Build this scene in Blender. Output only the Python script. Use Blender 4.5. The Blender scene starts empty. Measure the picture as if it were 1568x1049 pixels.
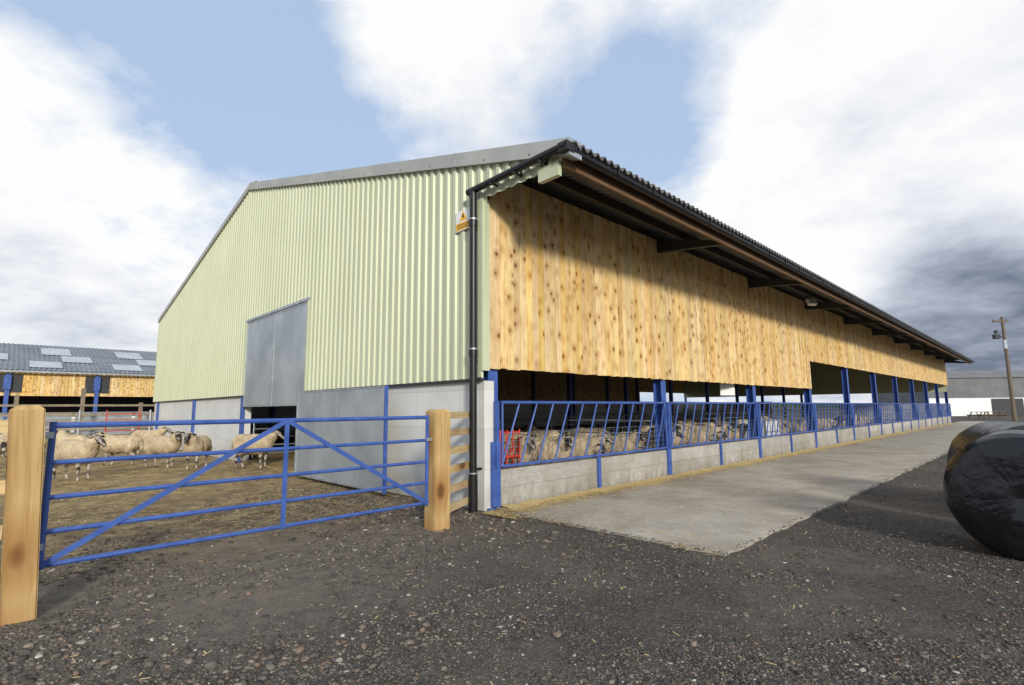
import bpy, bmesh, math, random
import numpy as np
from mathutils import Vector, Matrix, noise
random.seed(4); np.random.seed(4)
S=bpy.context.scene
S.view_settings.view_transform='Standard'; S.view_settings.look='None'; S.view_settings.exposure=0
R=math.radians
# ---------------------------------------------------------------- node helpers
def newmat(name):
    m=bpy.data.materials.new(name); m.use_nodes=True
    nt=m.node_tree; b=nt.nodes['Principled BSDF']
    return m,nt,b
def N(nt,t,**k):
    n=nt.nodes.new(t)
    for a,v in k.items():
        setattr(n,a,v)
    return n
def L(nt,a,b): nt.links.new(a,b)
def ramp(nt,src,stops):
    r=N(nt,'ShaderNodeValToRGB'); e=r.color_ramp.elements
    e[0].position=stops[0][0]; e[0].color=(*stops[0][1],1)
    e[1].position=stops[-1][0]; e[1].color=(*stops[-1][1],1)
    for p,c in stops[1:-1]:
        x=e.new(p); x.color=(*c,1)
    L(nt,src,r.inputs[0]); return r.outputs[0]
def mapr(nt,src,a,b,c=0.0,d=1.0):
    m=N(nt,'ShaderNodeMapRange'); m.inputs[1].default_value=a; m.inputs[2].default_value=b
    m.inputs[3].default_value=c; m.inputs[4].default_value=d
    L(nt,src,m.inputs[0]); return m.outputs[0]
def math2(nt,op,a,b):
    m=N(nt,'ShaderNodeMath',operation=op)
    for i,v in enumerate((a,b)):
        if isinstance(v,(int,float)): m.inputs[i].default_value=v
        else: L(nt,v,m.inputs[i])
    return m.outputs[0]
def mix(nt,f,a,b,bt='MIX'):
    m=N(nt,'ShaderNodeMix',data_type='RGBA',blend_type=bt)
    if isinstance(f,(int,float)): m.inputs[0].default_value=f
    else: L(nt,f,m.inputs[0])
    for i,v in ((6,a),(7,b)):
        if isinstance(v,tuple): m.inputs[i].default_value=(*v,1)
        else: L(nt,v,m.inputs[i])
    return m.outputs[2]
def coord(nt,scale=(1,1,1),kind='Object'):
    tc=N(nt,'ShaderNodeTexCoord'); mp=N(nt,'ShaderNodeMapping'); mp.inputs['Scale'].default_value=scale
    L(nt,tc.outputs[kind],mp.inputs[0]); return mp.outputs[0]
def noi(nt,vec,sc,det=4,rough=.55,dist=0):
    n=N(nt,'ShaderNodeTexNoise'); n.inputs['Scale'].default_value=sc; n.inputs['Detail'].default_value=det
    n.inputs['Roughness'].default_value=rough; n.inputs['Distortion'].default_value=dist
    L(nt,vec,n.inputs['Vector']); return n.outputs['Fac']
def bump(nt,b,h,st=.3,dist=.02):
    n=N(nt,'ShaderNodeBump'); n.inputs['Strength'].default_value=st; n.inputs['Distance'].default_value=dist
    L(nt,h,n.inputs['Height']); L(nt,n.outputs[0],b.inputs['Normal'])
def simple(name,c1,c2,sc=3,rough=.7,metal=0,bst=.1,scale=(1,1,1),bsc=None,island=0,spec=None):
    m,nt,b=newmat(name); v=coord(nt,scale)
    f=noi(nt,v,sc,4); col=ramp(nt,f,[(.3,c1),(.7,c2)])
    if island:
        g=N(nt,'ShaderNodeNewGeometry'); k=mapr(nt,g.outputs['Random Per Island'],0,1,1-island,1+island)
        hs=N(nt,'ShaderNodeHueSaturation'); L(nt,k,hs.inputs['Value']); L(nt,col,hs.inputs['Color']); col=hs.outputs[0]
    L(nt,col,b.inputs['Base Color']); b.inputs['Roughness'].default_value=rough; b.inputs['Metallic'].default_value=metal
    if spec is not None: b.inputs['Specular IOR Level'].default_value=spec
    if bst: bump(nt,b,noi(nt,v,bsc or sc*6,3),bst,.01)
    return m
# ---------------------------------------------------------------- materials
M={}
M['blue']=simple('blue_paint',(.028,.070,.27),(.055,.120,.40),6,.45,0,.05)
M['galv']=simple('galvanised',(.30,.33,.36),(.46,.49,.52),5,.42,.55,.05)
M['galvdoor']=simple('galvanised_sheet',(.26,.30,.335),(.44,.48,.51),1.0,.42,.35,.04)
M['black']=simple('black_plastic',(.007,.007,.008),(.014,.014,.015),6,.4,0,.03,spec=.35)
M['roof']=simple('fibre_cement',(.09,.09,.09),(.16,.16,.158),1.5,.85,0,.2)
M['roofdark']=simple('fibre_cement_weathered',(.14,.16,.19),(.22,.24,.275),.8,.7,0,.2)
M['rooflight']=simple('rooflight',(.38,.42,.45),(.50,.54,.57),.8,.5,0,.05)
M['verge']=simple('verge_flashing',(.33,.34,.33),(.43,.44,.42),1.5,.6,0,.05)
M['timberdark']=simple('fascia_timber',(.10,.05,.022),(.18,.10,.045),4,.7,0,.2,(.5,6,6))
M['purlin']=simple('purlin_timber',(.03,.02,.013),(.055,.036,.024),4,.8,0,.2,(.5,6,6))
M['steel']=simple('dark_steel',(.020,.022,.026),(.034,.036,.042),4,.6,0,.05)
M['shedgrey']=simple('shed_sheets',(.13,.135,.14),(.2,.205,.21),.5,.8,0,.1)
def greenmat():
    m,nt,b=newmat('green_cladding'); v=coord(nt)
    c=ramp(nt,noi(nt,v,.6,4),[(.3,(.505,.535,.365)),(.7,(.555,.585,.415))])
    st=noi(nt,coord(nt,(1,5,.25)),1.5,4,.6); c=mix(nt,mapr(nt,st,.5,.75,0,.3),c,(.40,.42,.31))
    L(nt,c,b.inputs['Base Color']); b.inputs['Roughness'].default_value=.4; b.inputs['Specular IOR Level'].default_value=.4
    return m
M['green']=greenmat()
M['greentrim']=simple('green_trim',(.49,.53,.36),(.55,.59,.41),2,.45,0,.02)
M['white']=simple('white_board',(.72,.73,.72),(.82,.82,.81),5,.6,0,0)
M['yellow']=simple('sign_yellow',(.85,.42,.02),(.9,.48,.03),5,.5,0,0)
M['red']=simple('red_paint',(.5,.03,.02),(.65,.05,.03),5,.5,0,0)
M['straw']=simple('straw_stalks',(.46,.33,.14),(.70,.54,.26),9,.8,0,0,island=.35)
M['glass']=simple('lamp_glass',(.6,.62,.65),(.7,.72,.75),5,.15,0,0)
M['postwood']=simple('pole_wood',(.10,.075,.05),(.2,.155,.105),5,.85,0,.4,(6,6,.4))
M['fencewood']=simple('weathered_rail',(.17,.14,.10),(.30,.25,.18),5,.85,0,.3,island=.25)
def wood(name,cl,cd,knotd,axis=2,kx=5.5,kz=2.6,var=(.88,1.1),rate=.55,stain=0):
    m,nt,b=newmat(name)
    tc=N(nt,'ShaderNodeTexCoord'); g=N(nt,'ShaderNodeNewGeometry'); rnd=g.outputs['Random Per Island']
    wn=N(nt,'ShaderNodeTexWhiteNoise',noise_dimensions='1D'); L(nt,rnd,wn.inputs['W'])
    off=N(nt,'ShaderNodeVectorMath',operation='SCALE'); off.inputs['Scale'].default_value=40; L(nt,wn.outputs['Color'],off.inputs[0])
    add=N(nt,'ShaderNodeVectorMath',operation='ADD'); L(nt,tc.outputs['Object'],add.inputs[0]); L(nt,off.outputs[0],add.inputs[1])
    def mp(s):
        k=N(nt,'ShaderNodeMapping'); k.inputs['Scale'].default_value=s; L(nt,add.outputs[0],k.inputs[0]); return k.outputs[0]
    s=[26,26,26]; s[axis]=1.3
    gr=noi(nt,mp(tuple(s)),1.0,5,.65,.8)
    col=ramp(nt,gr,[(.30,cd),(.58,cl)])
    big=noi(nt,mp((1,1,.6)),1.4,2)
    col=mix(nt,mapr(nt,big,.4,.7,0,.5),col,cd)
    ks=[kx,kx,kx]; ks[axis]=kz
    vo=N(nt,'ShaderNodeTexVoronoi'); vo.inputs['Scale'].default_value=1; L(nt,mp(tuple(ks)),vo.inputs['Vector'])
    sc=N(nt,'ShaderNodeSeparateColor'); L(nt,vo.outputs['Color'],sc.inputs[0])
    on=mapr(nt,sc.outputs[0],rate,rate-.2,0,1)
    kn=math2(nt,'MULTIPLY',on,mapr(nt,vo.outputs['Distance'],.23,.12,0,1))
    halo=math2(nt,'MULTIPLY',on,mapr(nt,vo.outputs['Distance'],.65,.15,0,.75))
    col=mix(nt,halo,col,(cd[0]*.74,cd[1]*.54,cd[2]*.40))
    col=mix(nt,math2(nt,'MULTIPLY',kn,.9),col,knotd)
    hs=N(nt,'ShaderNodeHueSaturation'); L(nt,mapr(nt,rnd,0,1,*var),hs.inputs['Value']); L(nt,col,hs.inputs['Color'])
    wc=N(nt,'ShaderNodeSeparateColor'); L(nt,wn.outputs['Color'],wc.inputs[0]); L(nt,mapr(nt,wc.outputs[1],0,1,.488,.505),hs.inputs['Hue']); L(nt,mapr(nt,wc.outputs[2],0,1,.85,1.12),hs.inputs['Saturation'])
    col=hs.outputs[0]
    if stain:
        k=noi(nt,coord(nt,(3,3,.6)),1.5,6,.65)
        col=mix(nt,mapr(nt,k,.47,.68,0,stain),col,(cd[0]*.72,cd[1]*.62,cd[2]*.5))
    L(nt,col,b.inputs['Base Color']); b.inputs['Roughness'].default_value=.75
    b.inputs['Specular IOR Level'].default_value=.25
    bump(nt,b,gr,.25,.004)
    return m
M['larch']=wood('larch_boards',(.84,.64,.31),(.60,.40,.145),(.11,.036,.011),kx=5.6,kz=4.8,rate=.72,stain=.5,var=(.84,1.1))
M['postyellow']=wood('treated_post',(.52,.385,.18),(.36,.245,.095),(.12,.06,.02),kx=3,kz=1.6)
M['railyellow']=wood('treated_rail',(.54,.40,.19),(.36,.24,.09),(.12,.06,.02),axis=0,kx=3,kz=1.6)
def blockwall():
    m,nt,b=newmat('painted_blockwork'); 
    tc=N(nt,'ShaderNodeTexCoord'); sp=N(nt,'ShaderNodeSeparateXYZ'); L(nt,tc.outputs['Object'],sp.inputs[0])
    cb=N(nt,'ShaderNodeCombineXYZ'); L(nt,math2(nt,'ADD',sp.outputs[1],sp.outputs[0]),cb.inputs[0]); L(nt,sp.outputs[2],cb.inputs[1])
    br=N(nt,'ShaderNodeTexBrick'); L(nt,cb.outputs[0],br.inputs['Vector'])
    br.inputs['Scale'].default_value=1; br.inputs['Brick Width'].default_value=1.2; br.inputs['Row Height'].default_value=.6
    br.inputs['Mortar Size'].default_value=.005
    br.inputs['Color1'].default_value=(.60,.60,.59,1); br.inputs['Color2'].default_value=(.68,.68,.66,1); br.inputs['Mortar'].default_value=(.44,.44,.42,1)
    v=coord(nt); st=noi(nt,v,1.6,6,.65)
    c=mix(nt,mapr(nt,st,.4,.75,0,.45),br.outputs['Color'],(.46,.45,.42))
    low=mapr(nt,sp.outputs[2],.5,0,0,.6)
    c=mix(nt,math2(nt,'MULTIPLY',low,mapr(nt,noi(nt,v,4,5),.3,.6)),c,(.2,.16,.11))
    L(nt,c,b.inputs['Base Color']); b.inputs['Roughness'].default_value=.85
    bump(nt,b,noi(nt,v,40,3),.2,.01); return m
M['block']=blockwall()
def conc(name,a,bc,rough=.85,island=.08,sc=1.5,dirt=.5,vstain=0):
    m,nt,b=newmat(name); v=coord(nt)
    f=noi(nt,v,sc,8,.65); c=ramp(nt,f,[(.3,a),(.7,bc)])
    g=N(nt,'ShaderNodeNewGeometry'); hs=N(nt,'ShaderNodeHueSaturation')
    L(nt,mapr(nt,g.outputs['Random Per Island'],0,1,1-island,1+island),hs.inputs['Value']); L(nt,c,hs.inputs['Color'])
    c=hs.outputs[0]
    f2=noi(nt,v,14,6,.7); c=mix(nt,mapr(nt,f2,.5,.72,0,.5),c,(a[0]*.6,a[1]*.55,a[2]*.48))
    f3=noi(nt,v,.6,6,.65,.4); c=mix(nt,mapr(nt,f3,.47,.66,0,dirt),c,(a[0]*.66,a[1]*.58,a[2]*.46))
    if vstain:
        tc=N(nt,'ShaderNodeTexCoord'); sp=N(nt,'ShaderNodeSeparateXYZ'); L(nt,tc.outputs['Object'],sp.inputs[0])
        k=math2(nt,'MULTIPLY',mapr(nt,sp.outputs[2],.45,.0,0,1),mapr(nt,noi(nt,coord(nt,(4,4,1)),1.5,5,.6),.35,.6))
        c=mix(nt,math2(nt,'MULTIPLY',k,vstain),c,(.17,.135,.09))
        gr=noi(nt,coord(nt,(1.5,1.5,30)),1.5,4,.6); c=mix(nt,mapr(nt,gr,.45,.7,0,.35),c,(a[0]*.6,a[1]*.57,a[2]*.52))
    L(nt,c,b.inputs['Base Color']); b.inputs['Roughness'].default_value=rough
    bump(nt,b,noi(nt,v,60,3,.7),.3,.008); return m
M['apron']=conc('apron_concrete',(.36,.33,.28),(.52,.485,.42),dirt=.55)
M['panel']=conc('concrete_panel',(.33,.32,.295),(.47,.455,.42),island=.12,sc=3,vstain=.75)
M['beddingfloor']=simple('straw_bedding',(.22,.15,.07),(.40,.29,.13),3,.9,0,.6,bsc=30)
# ---------------------------------------------------------------- mesh builder
class B:
    def __init__(s): s.v=[]; s.f=[]; s.m=[]; s.mats=[]
    def mi(s,m):
        if m not in s.mats: s.mats.append(m)
        return s.mats.index(m)
    def add(s,vs,fs,m):
        o=len(s.v); s.v+= [tuple(v) for v in vs]; k=s.mi(m)
        for f in fs: s.f.append(tuple(i+o for i in f)); s.m.append(k)
    def box(s,x0,x1,y0,y1,z0,z1,m):
        s.add([(x0,y0,z0),(x1,y0,z0),(x1,y1,z0),(x0,y1,z0),(x0,y0,z1),(x1,y0,z1),(x1,y1,z1),(x0,y1,z1)],
              [(0,3,2,1),(4,5,6,7),(0,1,5,4),(1,2,6,5),(2,3,7,6),(3,0,4,7)],m)
    def beam(s,p0,p1,w,h,m,up=(0,0,1)):
        p0=Vector(p0);p1=Vector(p1);d=(p1-p0).normalized();u=Vector(up)
        if abs(d.dot(u))>.98: u=Vector((1,0,0))
        a=d.cross(u).normalized()*w/2; c=a.cross(d).normalized()*h/2
        vs=[p0-a-c,p0+a-c,p0+a+c,p0-a+c,p1-a-c,p1+a-c,p1+a+c,p1-a+c]
        s.add(vs,[(0,1,2,3),(7,6,5,4),(0,4,5,1),(1,5,6,2),(2,6,7,3),(3,7,4,0)],m)
    def tube(s,p0,p1,r,m,n=10,r1=None):
        p0=Vector(p0);p1=Vector(p1);d=(p1-p0).normalized();u=Vector((0,0,1)) if abs(d.z)<.95 else Vector((1,0,0))
        a=d.cross(u).normalized(); c=a.cross(d); r1=r if r1 is None else r1
        vs=[];
        for p,rr in((p0,r),(p1,r1)):
            for i in range(n):
                t=2*math.pi*i/n; vs.append(p+a*math.cos(t)*rr+c*math.sin(t)*rr)
        fs=[(i,(i+1)%n,n+(i+1)%n,n+i) for i in range(n)]+[tuple(range(n))[::-1],tuple(range(n,2*n))]
        s.add(vs,fs,m)
    def obj(s,name,parent=None,smooth=False,mat=None):
        me=bpy.data.meshes.new(name); me.from_pydata(s.v,[],s.f)
        for m in s.mats: me.materials.append(M[m] if isinstance(m,str) else m)
        me.polygons.foreach_set('material_index',s.m)
        me.update()
        o=bpy.data.objects.new(name,me); S.collection.objects.link(o)
        if parent: o.parent=parent
        if smooth:
            for p in me.polygons: p.use_smooth=True
        return o
def empty(name,loc=(0,0,0),rz=0):
    e=bpy.data.objects.new(name,None); S.collection.objects.link(e); e.location=loc; e.rotation_euler=(0,0,rz)
    e.empty_display_size=.2; return e
# ---------------------------------------------------------------- frame
C=Vector((-.43,7.98,0)); ANG=R(44.3); D1=Vector((math.cos(ANG),math.sin(ANG),0)); D2=Vector((-math.sin(ANG),math.cos(ANG),0))
def W(s,w,z=0): return C+D1*s+D2*w+Vector((0,0,z))
def loc(x,y):
    d=Vector((x,y,0))-C; return d.dot(D1),d.dot(D2)
LEN=51.4; BAY=5.14; RW=11.2; FW=23.6
def rz(y): return 5.08+(y+1.69)*.28 if y<=RW else 8.69-(y-RW)*.2226
barn=empty('livestock_barn',C,ANG)
# roof
per=.165; n=int((LEN+.3)/per)*6
b=B(); vs=[];fs=[]
rows=[-1.90,RW,FW+.15]
for i in range(n+1):
    x=-.06+i*per/6; dz=.038*math.sin(2*math.pi*i/6)
    for y in rows: vs.append((x,y,rz(y)+dz))
for i in range(n):
    for j in range(2):
        a=i*3+j; fs.append((a,a+3,a+4,a+1))
b.add(vs,fs,'roof'); o=b.obj('roof_sheets',barn)
so=o.modifiers.new('s','SOLIDIFY'); so.thickness=.016; so.offset=-1
b=B(); 
for x0 in np.arange(0,LEN,3): b.beam((x0,RW,8.75),(min(x0+2.99,LEN),RW,8.75),.4,.06,'roof')
b.obj('ridge_cap',barn)
# verge flashing
b=B()
def slopestrip(y0,y1,x0,x1,top,bot,m):
    vs=[(x0,y0,rz(y0)+bot),(x0,y1,rz(y1)+bot),(x0,y1,rz(y1)+top),(x0,y0,rz(y0)+top),
        (x1,y0,rz(y0)+bot),(x1,y1,rz(y1)+bot),(x1,y1,rz(y1)+top),(x1,y0,rz(y0)+top)]
    b.add(vs,[(0,1,2,3),(7,6,5,4),(0,4,5,1),(1,5,6,2),(2,6,7,3),(3,7,4,0)],m)
ys=[-1.86,.6,3,5.4,7.8,10,RW]
for a,c in zip(ys[:-1],ys[1:]):
    slopestrip(a+.006,c,-.11,.14,.055,-.18,'verge')
    slopestrip(a+.0,a+.03,-.117,.145,.06,-.183,'galv')
    for t in (.3,.7): 
        yy=a+(c-a)*t; b.box(-.116,-.11,yy,yy+.02,rz(yy)-.13,rz(yy)-.11,'steel')
for a,c in zip([RW,14,17,20],[14,17,20,FW+.18]): slopestrip(a+.004,c,-.11,.14,.055,-.12,'verge')
b.obj('verge_flashing',barn)
# gable cladding
b=B(); brk=[]; y=-1.62; P=.215
prof=[(0,0),(.10,0),(.122,-.032),(.193,-.032)]
while y<FW:
    for dy,dx in prof:
        if y+dy<=FW: brk.append((y+dy,dx))
    y+=P
brk.append((FW,0))
b_v=[];b_f=[]
for (y,dx) in brk:
    bot=4.80 if y<-.02 else 1.97
    if 6.42<y<10.8: bot=4.17
    b_v+=[(-.03+dx,y,bot),(-.03+dx,y,rz(y)-.03)]
for i in range(len(brk)-1):
    a=i*2; 
    b_f.append((a,a+1,a+3,a+2))
b.add(b_v,b_f,'green'); b.obj('gable_cladding',barn)
b=B()
for z in (2.2,3.6,5.0,6.4,7.6):
    y=.05; k=0
    while y<FW:
        if rz(y)>z+.2 and not(6.3<y<10.9 and z<4.3): b.box(-.034,-.029,y-.007,y+.007,z-.007,z+.007,'galv')
        y=-1.62+P*(8+k*2)+.05; k+=1
b.obj('cladding_screws',barn)
b=B()
def panelpoly(x,ys,bot,m,th=.05):
    vs=[];fs=[]
    for y in ys: vs+=[(x,y,bot),(x,y,rz(y)-.06),(x+th,y,bot),(x+th,y,rz(y)-.06)]
    for i in range(len(ys)-1):
        a=4*i; fs+=[(a,a+4,a+5,a+1),(a+2,a+3,a+7,a+6),(a,a+2,a+6,a+4)]
    b.add(vs,fs,m)
panelpoly(LEN-.1,[0,RW,FW],2.6,'green'); b.box(LEN-.15,LEN+.05,0.25,8,0,1.6,'block'); b.box(LEN-.15,LEN+.05,14,FW,0,1.99,'block')
b.obj('rear_gable',barn)
# trims
b=B()
b.box(-.075,.0,0,6.4,1.93,1.965,'steel'); b.box(-.075,.0,10.82,FW,1.93,1.965,'steel')
b.box(-.085,.065,-.058,-.024,2.08,4.795,'greentrim'); b.box(-.085,-.06,-.024,.05,1.98,4.795,'greentrim')
b.box(-.08,.02,FW+.002,FW+.06,1.97,5.8,'greentrim')
b.box(-.09,-.03,6.36,6.42,1.97,4.2,'greentrim'); b.box(-.09,-.03,10.8,10.86,1.97,4.2,'greentrim'); b.box(-.10,-.03,6.36,10.86,4.17,4.24,'galv')
b.obj('trims',barn)
b=B()
b.box(.0,.2,.0,6.5,0,1.93,'block'); b.box(.0,.2,10.9,FW,0,1.93,'block')
b.obj('block_wall',barn)
b=B()
for y in (6.42,10.85,16.35,22.6):
    b.box(-.07,-.003,y,y+.2,0,1.928,'blue')
b.box(-.02,.2,6.63,10.84,1.66,1.74,'blue')
b.obj('gable_columns',barn)
b=B()
b.box(-.06,-.02,6.44,8.6,1.62,4.165,'galvdoor'); b.box(-.06,-.02,8.62,10.79,1.62,4.165,'galvdoor')
for y in (6.44,8.56,8.62,10.75): b.box(-.075,-.061,y,y+.04,1.62,4.165,'galv')
for z in (1.62,4.12): b.box(-.073,-.0605,6.49,10.74,z,z+.04,'galv')
b.obj('upper_doors',barn)
b=B()
a0,a1=2.22,6.05
b.box(-.36,-.33,a0+.045,a1,.1,1.9,'galvdoor')
b.box(-.375,-.32,a0,a0+.045,.05,1.93,'blue')
b.box(-.37,-.32,a0+.045,a1,1.9,1.93,'galv'); b.box(-.37,-.32,a0+.045,a1,.06,.1,'galv'); 
b.box(-.375,-.32,a1,a1+.05,.05,1.95,'galv')
for k in (1,2,3): y=a0+k*.95; b.box(-.366,-.361,y,y+.015,.1,1.9,'galv')
b.box(-.33,0,a1,a1+.05,1.5,1.55,'galv'); b.box(-.33,0,a1,a1+.05,.4,.45,'galv')
b.obj('lower_door_leaf',barn)
# larch boards
b=B(); x=.0; bw=.148
while x<LEN-.05:
    bot=2.12 if x<15.45 else 3.12
    bot+=random.uniform(-.01,.01); pr=random.uniform(0,.01)
    x1=min(x+bw-random.uniform(.002,.007),LEN)
    b.box(x+ (.068 if x==0 else 0),x1,-.05-pr,-.022,bot,5.30,'larch'); x+=bw
b.obj('larch_boarding',barn)
b=B(); b.box(.02,15.45,-.02,.0,2.16,5.35,'steel'); b.box(15.46,LEN,-.02,.0,3.16,5.35,'steel')
b.box(.35,15.4,.0,.06,2.2,2.3,'timberdark'); b.box(15.5,LEN,.0,.06,3.2,3.3,'timberdark'); b.obj('boarding_rails',barn)
# eaves
b=B()
b.tube((-.08,-1.80,4.95),(LEN+.1,-1.80,4.95),.07,'black',12)
b.box(0,LEN,-1.68,-1.63,4.78,5.0,'timberdark')
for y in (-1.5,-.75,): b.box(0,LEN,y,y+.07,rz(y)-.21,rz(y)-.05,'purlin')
x=0
while x<LEN: b.box(x-.02,x+.02,-1.885,-1.69,4.93,5.02,'black'); x+=1
b.obj('eaves_gutter',barn)
b=B()
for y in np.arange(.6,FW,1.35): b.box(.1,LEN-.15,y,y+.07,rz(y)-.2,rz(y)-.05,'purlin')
for k in range(11):
    x=min(max(k*BAY+.1,.12),LEN-.3)
    b.beam((x,0,rz(0)-.28),(x,RW,rz(RW)-.28),.12,.2,'steel')
    b.beam((x,RW,rz(RW)-.28),(x,FW,rz(FW)-.28),.12,.2,'steel')
    if k:
        vs=[]
        for xx in (x-.05,x+.05): vs+=[(xx,-.06,rz(0)-.55),(xx,-1.5,rz(-1.5)-.28),(xx,-1.5,rz(-1.5)-.2),(xx,-.06,rz(0)-.2)]
        b.add(vs,[(0,1,2,3),(7,6,5,4),(0,4,5,1),(1,5,6,2),(2,6,7,3),(3,7,4,0)],'steel')
b.obj('roof_frame',barn)
# columns
b=B()
for k in range(11):
    x=min(k*BAY,LEN-.2)+.1
    top=rz(0)-.4
    b.box(x,x+.2,.02,.035,0,top,'blue'); b.box(x,x+.2,.205,.22,0,top,'blue'); b.box(x+.093,x+.107,.035,.205,0,top,'blue')
    b.box(x-.05,x+.25,-.04,.26,0,.03,'blue')
    b.beam((x+.1,-.06,.62),(x+.1,-.06,1.62),.06,.06,'blue'); b.box(x+.02,x+.18,-.06,.02,.05,1.0,'blue')
    x2=x+.1; b.box(x2-.09,x2+.09,RW-.1,RW+.1,0,rz(RW)-.4,'blue'); b.box(x2-.09,x2+.09,FW-.25,FW-.05,0,rz(FW)-.4,'blue')
for k in range(10):
    x=k*BAY+.2+BAY/2; b.box(x-.04,x+.04,-.075,-.035,0.02,.60,'blue')
b.obj('columns',barn)
b=B()
for k in range(20):
    x0=k*BAY/2+.24; x1=x0+BAY/2-.05
    b.box(x0,x1,-.03,.1,0,.30,'panel'); b.box(x0,x1,-.028,.1,.304,.575,'panel')
b.obj('base_panels',barn)
b=B()
for k in range(10):
    a=k*BAY+.3; e=a+BAY-.2
    b.tube((a,-.06,1.6),(e,-.06,1.6),.026,'blue',8); b.tube((a,-.06,.63),(e,-.06,.63),.024,'blue',8)
    nb=11; sp=(e-a-.42)/nb
    for i in range(nb+1):
        x=a+i*sp; b.tube((x,-.06,.63),(x+.40,-.06,1.6),.017,'blue',6)
    b.tube((a+.02,-.06,.63),(a+.02,-.06,1.6),.02,'blue',6); b.tube((e,-.06,.63),(e,-.06,1.6),.02,'blue',6)
b.obj('feed_barrier',barn)
b=B()
x=.35
while x<LEN-.2:
    b.beam((x,.0,.6),(x,.0,1.12),.004,.004,'galv'); x+=.15
for z in (.7,.8,.9,1.0,1.12): b.beam((.3,.0,z),(LEN-.3,.0,z),.004,.004,'galv',up=(0,1,0))
b.obj('sheep_mesh',barn)
b=B(); b.box(.2,LEN-.15,.1,FW-.1,-.02,.05,'beddingfloor'); b.box(-.0,.2,6.6,10.8,-.02,.045,'beddingfloor')
b.obj('bedding_floor',barn)
b=B()
b.box(.2,LEN-.15,FW-.05,FW+.1,0,1.9,'block'); b.box(0,42,FW,FW+.03,1.9,rz(FW)-.1,'larch'); b.box(42,LEN,FW,FW+.03,3.1,rz(FW)-.1,'larch')
b.obj('rear_wall',barn)
b=B()
for w0,mt in ((5.6,'galv'),(11.2,'galv'),(17.0,'galv')):
    for k in range(10):
        a=k*BAY+.4; e=a+BAY-.5
        for z in (.2,.45,.7,.95,1.2): b.tube((a,w0,z),(e,w0,z),.02,mt,6)
        for x in (a,(a+e)/2,e): b.tube((x,w0,.08),(x,w0,1.22),.022,mt,6)
for k in (1,3,5,7,9):
    a=k*BAY+.2
    for z in (.3,.6,.9,1.2): b.tube((a,.4,z),(a,11,z),.02,'galv',6)
b.box(.2,.3,.3,6.4,.05,1.9,'steel')
b.obj('pen_hurdles',barn)
# gutter return + downpipe
b=B()
b.tube((-.16,-1.86,4.97),(-.16,.2,4.94),.055,'black',12)
b.box(-.2,-.02,-1.88,-1.72,4.9,5.02,'black')
b.tube((-.16,.07,4.93),(-.16,.07,.05),.057,'black',16)
for z in (4.35,2.3,.45): b.tube((-.16,.07,z),(-.16,.07,z+.1),.068,'black',16); 
for z in (4.47,2.42,.57): b.tube((-.16,.07,z-.02),(-.16,.07,z+.0),.071,'galv',16)
for z in (4.3,2.2,.6): b.box(-.13,0,.05,.09,z,z+.03,'black')
b.tube((-.16,.07,.45),(-.16,.07,.02),.07,'black',16)
b.obj('downpipe',barn,)
b=B()
for y in (-1.4,-.9,-.4): b.box(-.22,-.035,y,y+.025,4.885,4.91,'steel'); b.box(-.06,-.035,y,y+.025,4.885,5.05,'steel')
b.box(-.075,.0,-1.62,-1.25,4.66,4.86,'greentrim')
b.obj('gutter_brackets',barn)
# warning sign
b=B(); b.box(-.004,0,-.2,.2,-.17,.17,'white')
b.add([(-.008,-.1,.0),(-.008,.1,.0),(-.008,0,.15),(-.0045,-.1,.0),(-.0045,.1,.0),(-.0045,0,.15)],[(2,1,0),(3,4,5),(0,1,4,3),(1,2,5,4),(2,0,3,5)],'yellow')
b.box(-.007,-.0045,-.185,.185,-.155,-.03,'yellow')
b.add([(-.011,-.03,.03),(-.011,.02,.09),(-.011,.0,.12),(-.011,.03,.06),(-.0085,-.03,.03),(-.0085,.02,.09),(-.0085,0,.12),(-.0085,.03,.06)],[(0,1,2,3)[::-1],(4,5,6,7)],'black')
for z in(-.07,-.1,-.13): b.box(-.0085,-.0072,-.15,.15,z,z+.012,'steel')
o=b.obj('warning_sign'); o.location=W(-.075,.42,4.57); o.rotation_euler=(0,0,ANG)
fl=empty('floodlight',W(14,-.65,4.95),ANG)
b=B(); b.box(-.15,.15,-.12,.0,-.12,.1,'white'); b.box(-.13,.13,-.13,-.121,-.1,.08,'glass'); b.obj('lamp_head',fl).rotation_euler=(R(-25),0,R(-30))
b=B(); b.beam((0,.02,.05),(0,.1,.32),.04,.03,'steel'); b.obj('bracket',fl)
b=B(); b.box(-.22,.22,-.01,.01,-.16,.16,'white'); b.tube((-.18,0,.16),(-.18,0,1.9),.004,'galv',4); b.tube((.18,0,.16),(.18,0,1.9),.004,'galv',4)
o=b.obj('notice_board'); o.location=W(9.3,.3,1.98); o.rotation_euler=(0,0,ANG-R(35))
b=B(); b.box(-.6,.6,-.4,.4,.15,.9,'white'); b.box(-.65,.65,-.45,.45,.05,.15,'galv')
for x in(-.6,-.2,.2,.6): b.box(x-.02,x+.02,-.43,-.4,.15,.95,'galv')
for z in(.3,.55,.9): b.box(-.62,.62,-.445,-.43,z,z+.03,'galv')
o=b.obj('water_tank'); o.location=W(12.6,.75,0.15); o.rotation_euler=(0,0,ANG)
b=B()
for z in(.1,.5,.9): b.tube((-.3,0,z),(.3,0,z),.02,'red',6); b.tube((-.3,.4,z),(.3,.4,z),.02,'red',6)
for x in(-.3,-.15,0,.15,.3): b.tube((x,0,.0),(x,0,.95),.014,'red',6); b.tube((x,.4,.0),(x,0,.7),.014,'red',6)
o=b.obj('hay_rack'); o.location=W(.9,.45,0.2); o.rotation_euler=(0,0,ANG)
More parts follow.
